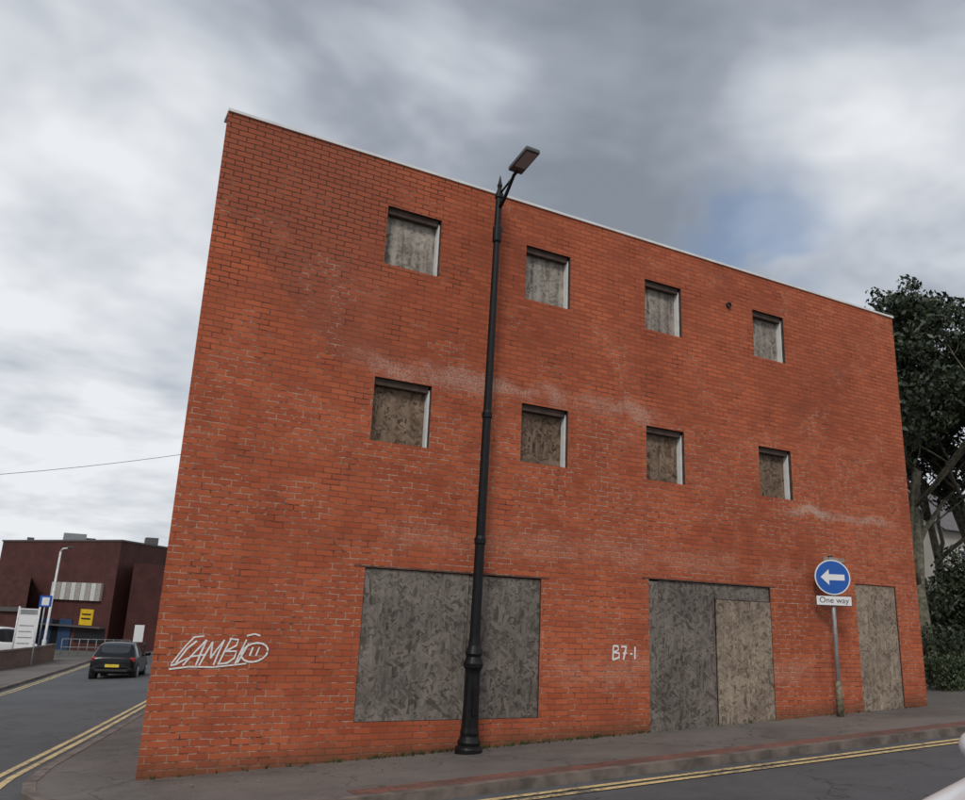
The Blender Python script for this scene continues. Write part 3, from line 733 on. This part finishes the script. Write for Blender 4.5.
# fallen leaves
v=[];f=[]
for k in range(420):
    x=rw.uniform(-0.1,15); y=YF-0.03-abs(rw.gauss(0,0.45)); z=h(x,y)+0.008
    if x<1.3: y=rw.uniform(9.5,16)
    if x<interp(KR,y)+0.15: continue
    z=h(x,y)+0.008
    a=rw.uniform(0,6.28); sN=rw.uniform(0.008,0.026); c_,s_=math.cos(a)*sN,math.sin(a)*sN
    i=len(v); v+=[(x-c_,y-s_,z),(x+s_*.5,y-c_*.5,z+0.004),(x+c_,y+s_,z+0.006),(x-s_*.5,y+c_*.5,z+0.001)]; f.append((i,i+1,i+2,i+3))
mesh_obj('leaf_litter',v,f,[leafmat('dry_leaf',(0.12,0.08,0.05),(0.30,0.24,0.17))])
# distant tree line (beyond everything)
v=[];f=[]; rt=random.Random(9)
for k in range(160):
    an=math.radians(rt.uniform(20,160)); R_=rt.uniform(150,190)
    c=Vector((R_*math.cos(an),R_*math.sin(an),-3+rt.uniform(0.5,4)))
    leaves(v,f,c,5,60,1.0,0.7)
mesh_obj('distant_trees',v,f,[M_leaf])

# ------------------------------------------------------------------ world
w=bpy.data.worlds.new('World'); scene.world=w; w.use_nodes=True
t=NT(w.node_tree); bg=w.node_tree.nodes['Background']
sky=t.new('ShaderNodeTexSky',sky_type='NISHITA'); sky.sun_disc=False
sundir=Vector((-0.55,-0.62,0.75)).normalized()
sky.sun_elevation=math.asin(sundir.z); sky.sun_rotation=math.atan2(sundir.x,sundir.y)
skyc=t.mix(1.0,sky.outputs[0],(0.12,0.12,0.12),'MULTIPLY')
g=t.coord('Generated'); s=t.sep(g)
zz=t.math('ADD',t.math('MAXIMUM',s[2],0.0),0.22)
px_=t.math('DIVIDE',s[0],zz); py_=t.math('DIVIDE',s[1],zz); pv=t.comb(px_,py_,0.0)
n1=t.noise(pv,1.1,5,0.55,0.35); n2=t.noise(pv,3.6,3,0.6,0.2)
tot=t.math('ADD',t.math('ADD',t.math('MULTIPLY',n1,1.1),t.math('MULTIPLY',n2,0.40)),-0.25)
def blob(d,c0,c1):
    n=t.new('ShaderNodeVectorMath',operation='DOT_PRODUCT'); t.link(g,n.inputs[0]); n.inputs[1].default_value=Vector(d).normalized(); return t.ramp(n.outputs['Value'],math.cos(math.radians(c0)),math.cos(math.radians(c1)))
def addw(base,b,wt): return t.math('ADD',base,t.math('MULTIPLY',b,wt))
tot=addw(tot,blob((-0.10,0.95,0.25),32,4),0.20)
tot=addw(tot,blob((0.74,0.50,0.43),16,2),0.16)
tot=addw(tot,blob((0.33,0.736,0.59),38,5),-0.08)
tot=addw(tot,blob((0.62,0.50,0.62),24,4),-0.06)
tot=addw(tot,blob((0.2,-0.9,0.6),75,10),0.12)
cr=t.new('ShaderNodeValToRGB'); t.link(tot,cr.inputs[0]); e=cr.color_ramp.elements
e[0].position=0.28; e[0].color=(0.24,0.27,0.32,1); e[1].position=0.74; e[1].color=(0.84,0.86,0.89,1)
k=e.new(0.42); k.color=(0.345,0.38,0.44,1); k=e.new(0.55); k.color=(0.56,0.595,0.65,1)
hole=t.math('MULTIPLY',blob((0.668,0.608,0.428),6.5,1.5),t.ramp(n2,0.36,0.54))
cm=t.math('SUBTRACT',0.97,t.math('MULTIPLY',hole,0.6))
col=t.mix(cm,skyc,cr.outputs[0])
t.link(col,bg.inputs['Color']); bg.inputs['Strength'].default_value=1.0
sl=bpy.data.lights.new('sun','SUN'); sl.energy=1.5; sl.angle=math.radians(14); sl.color=(1,0.95,0.88)
so=bpy.data.objects.new('sun',sl); COL.objects.link(so); so.rotation_euler=sundir.to_track_quat('Z','Y').to_euler()

# ------------------------------------------------------------------ camera
R=Vector((0.87786,-0.15681,-0.45251)); U=Vector((0.04157,0.96626,-0.25419)); R.normalize(); U=(U-R*U.dot(R)).normalized(); Y=U.cross(R)
cam=bpy.data.cameras.new('camera'); co=bpy.data.objects.new('camera',cam); COL.objects.link(co)
co.matrix_world=Matrix((R,Y,U)).to_4x4()
cam.sensor_fit='HORIZONTAL'; cam.sensor_width=36; cam.lens=808/965*36; cam.clip_start=0.05; cam.clip_end=3000
scene.camera=co
scene.view_settings.view_transform='Standard'; scene.view_settings.look='None'; scene.view_settings.exposure=0
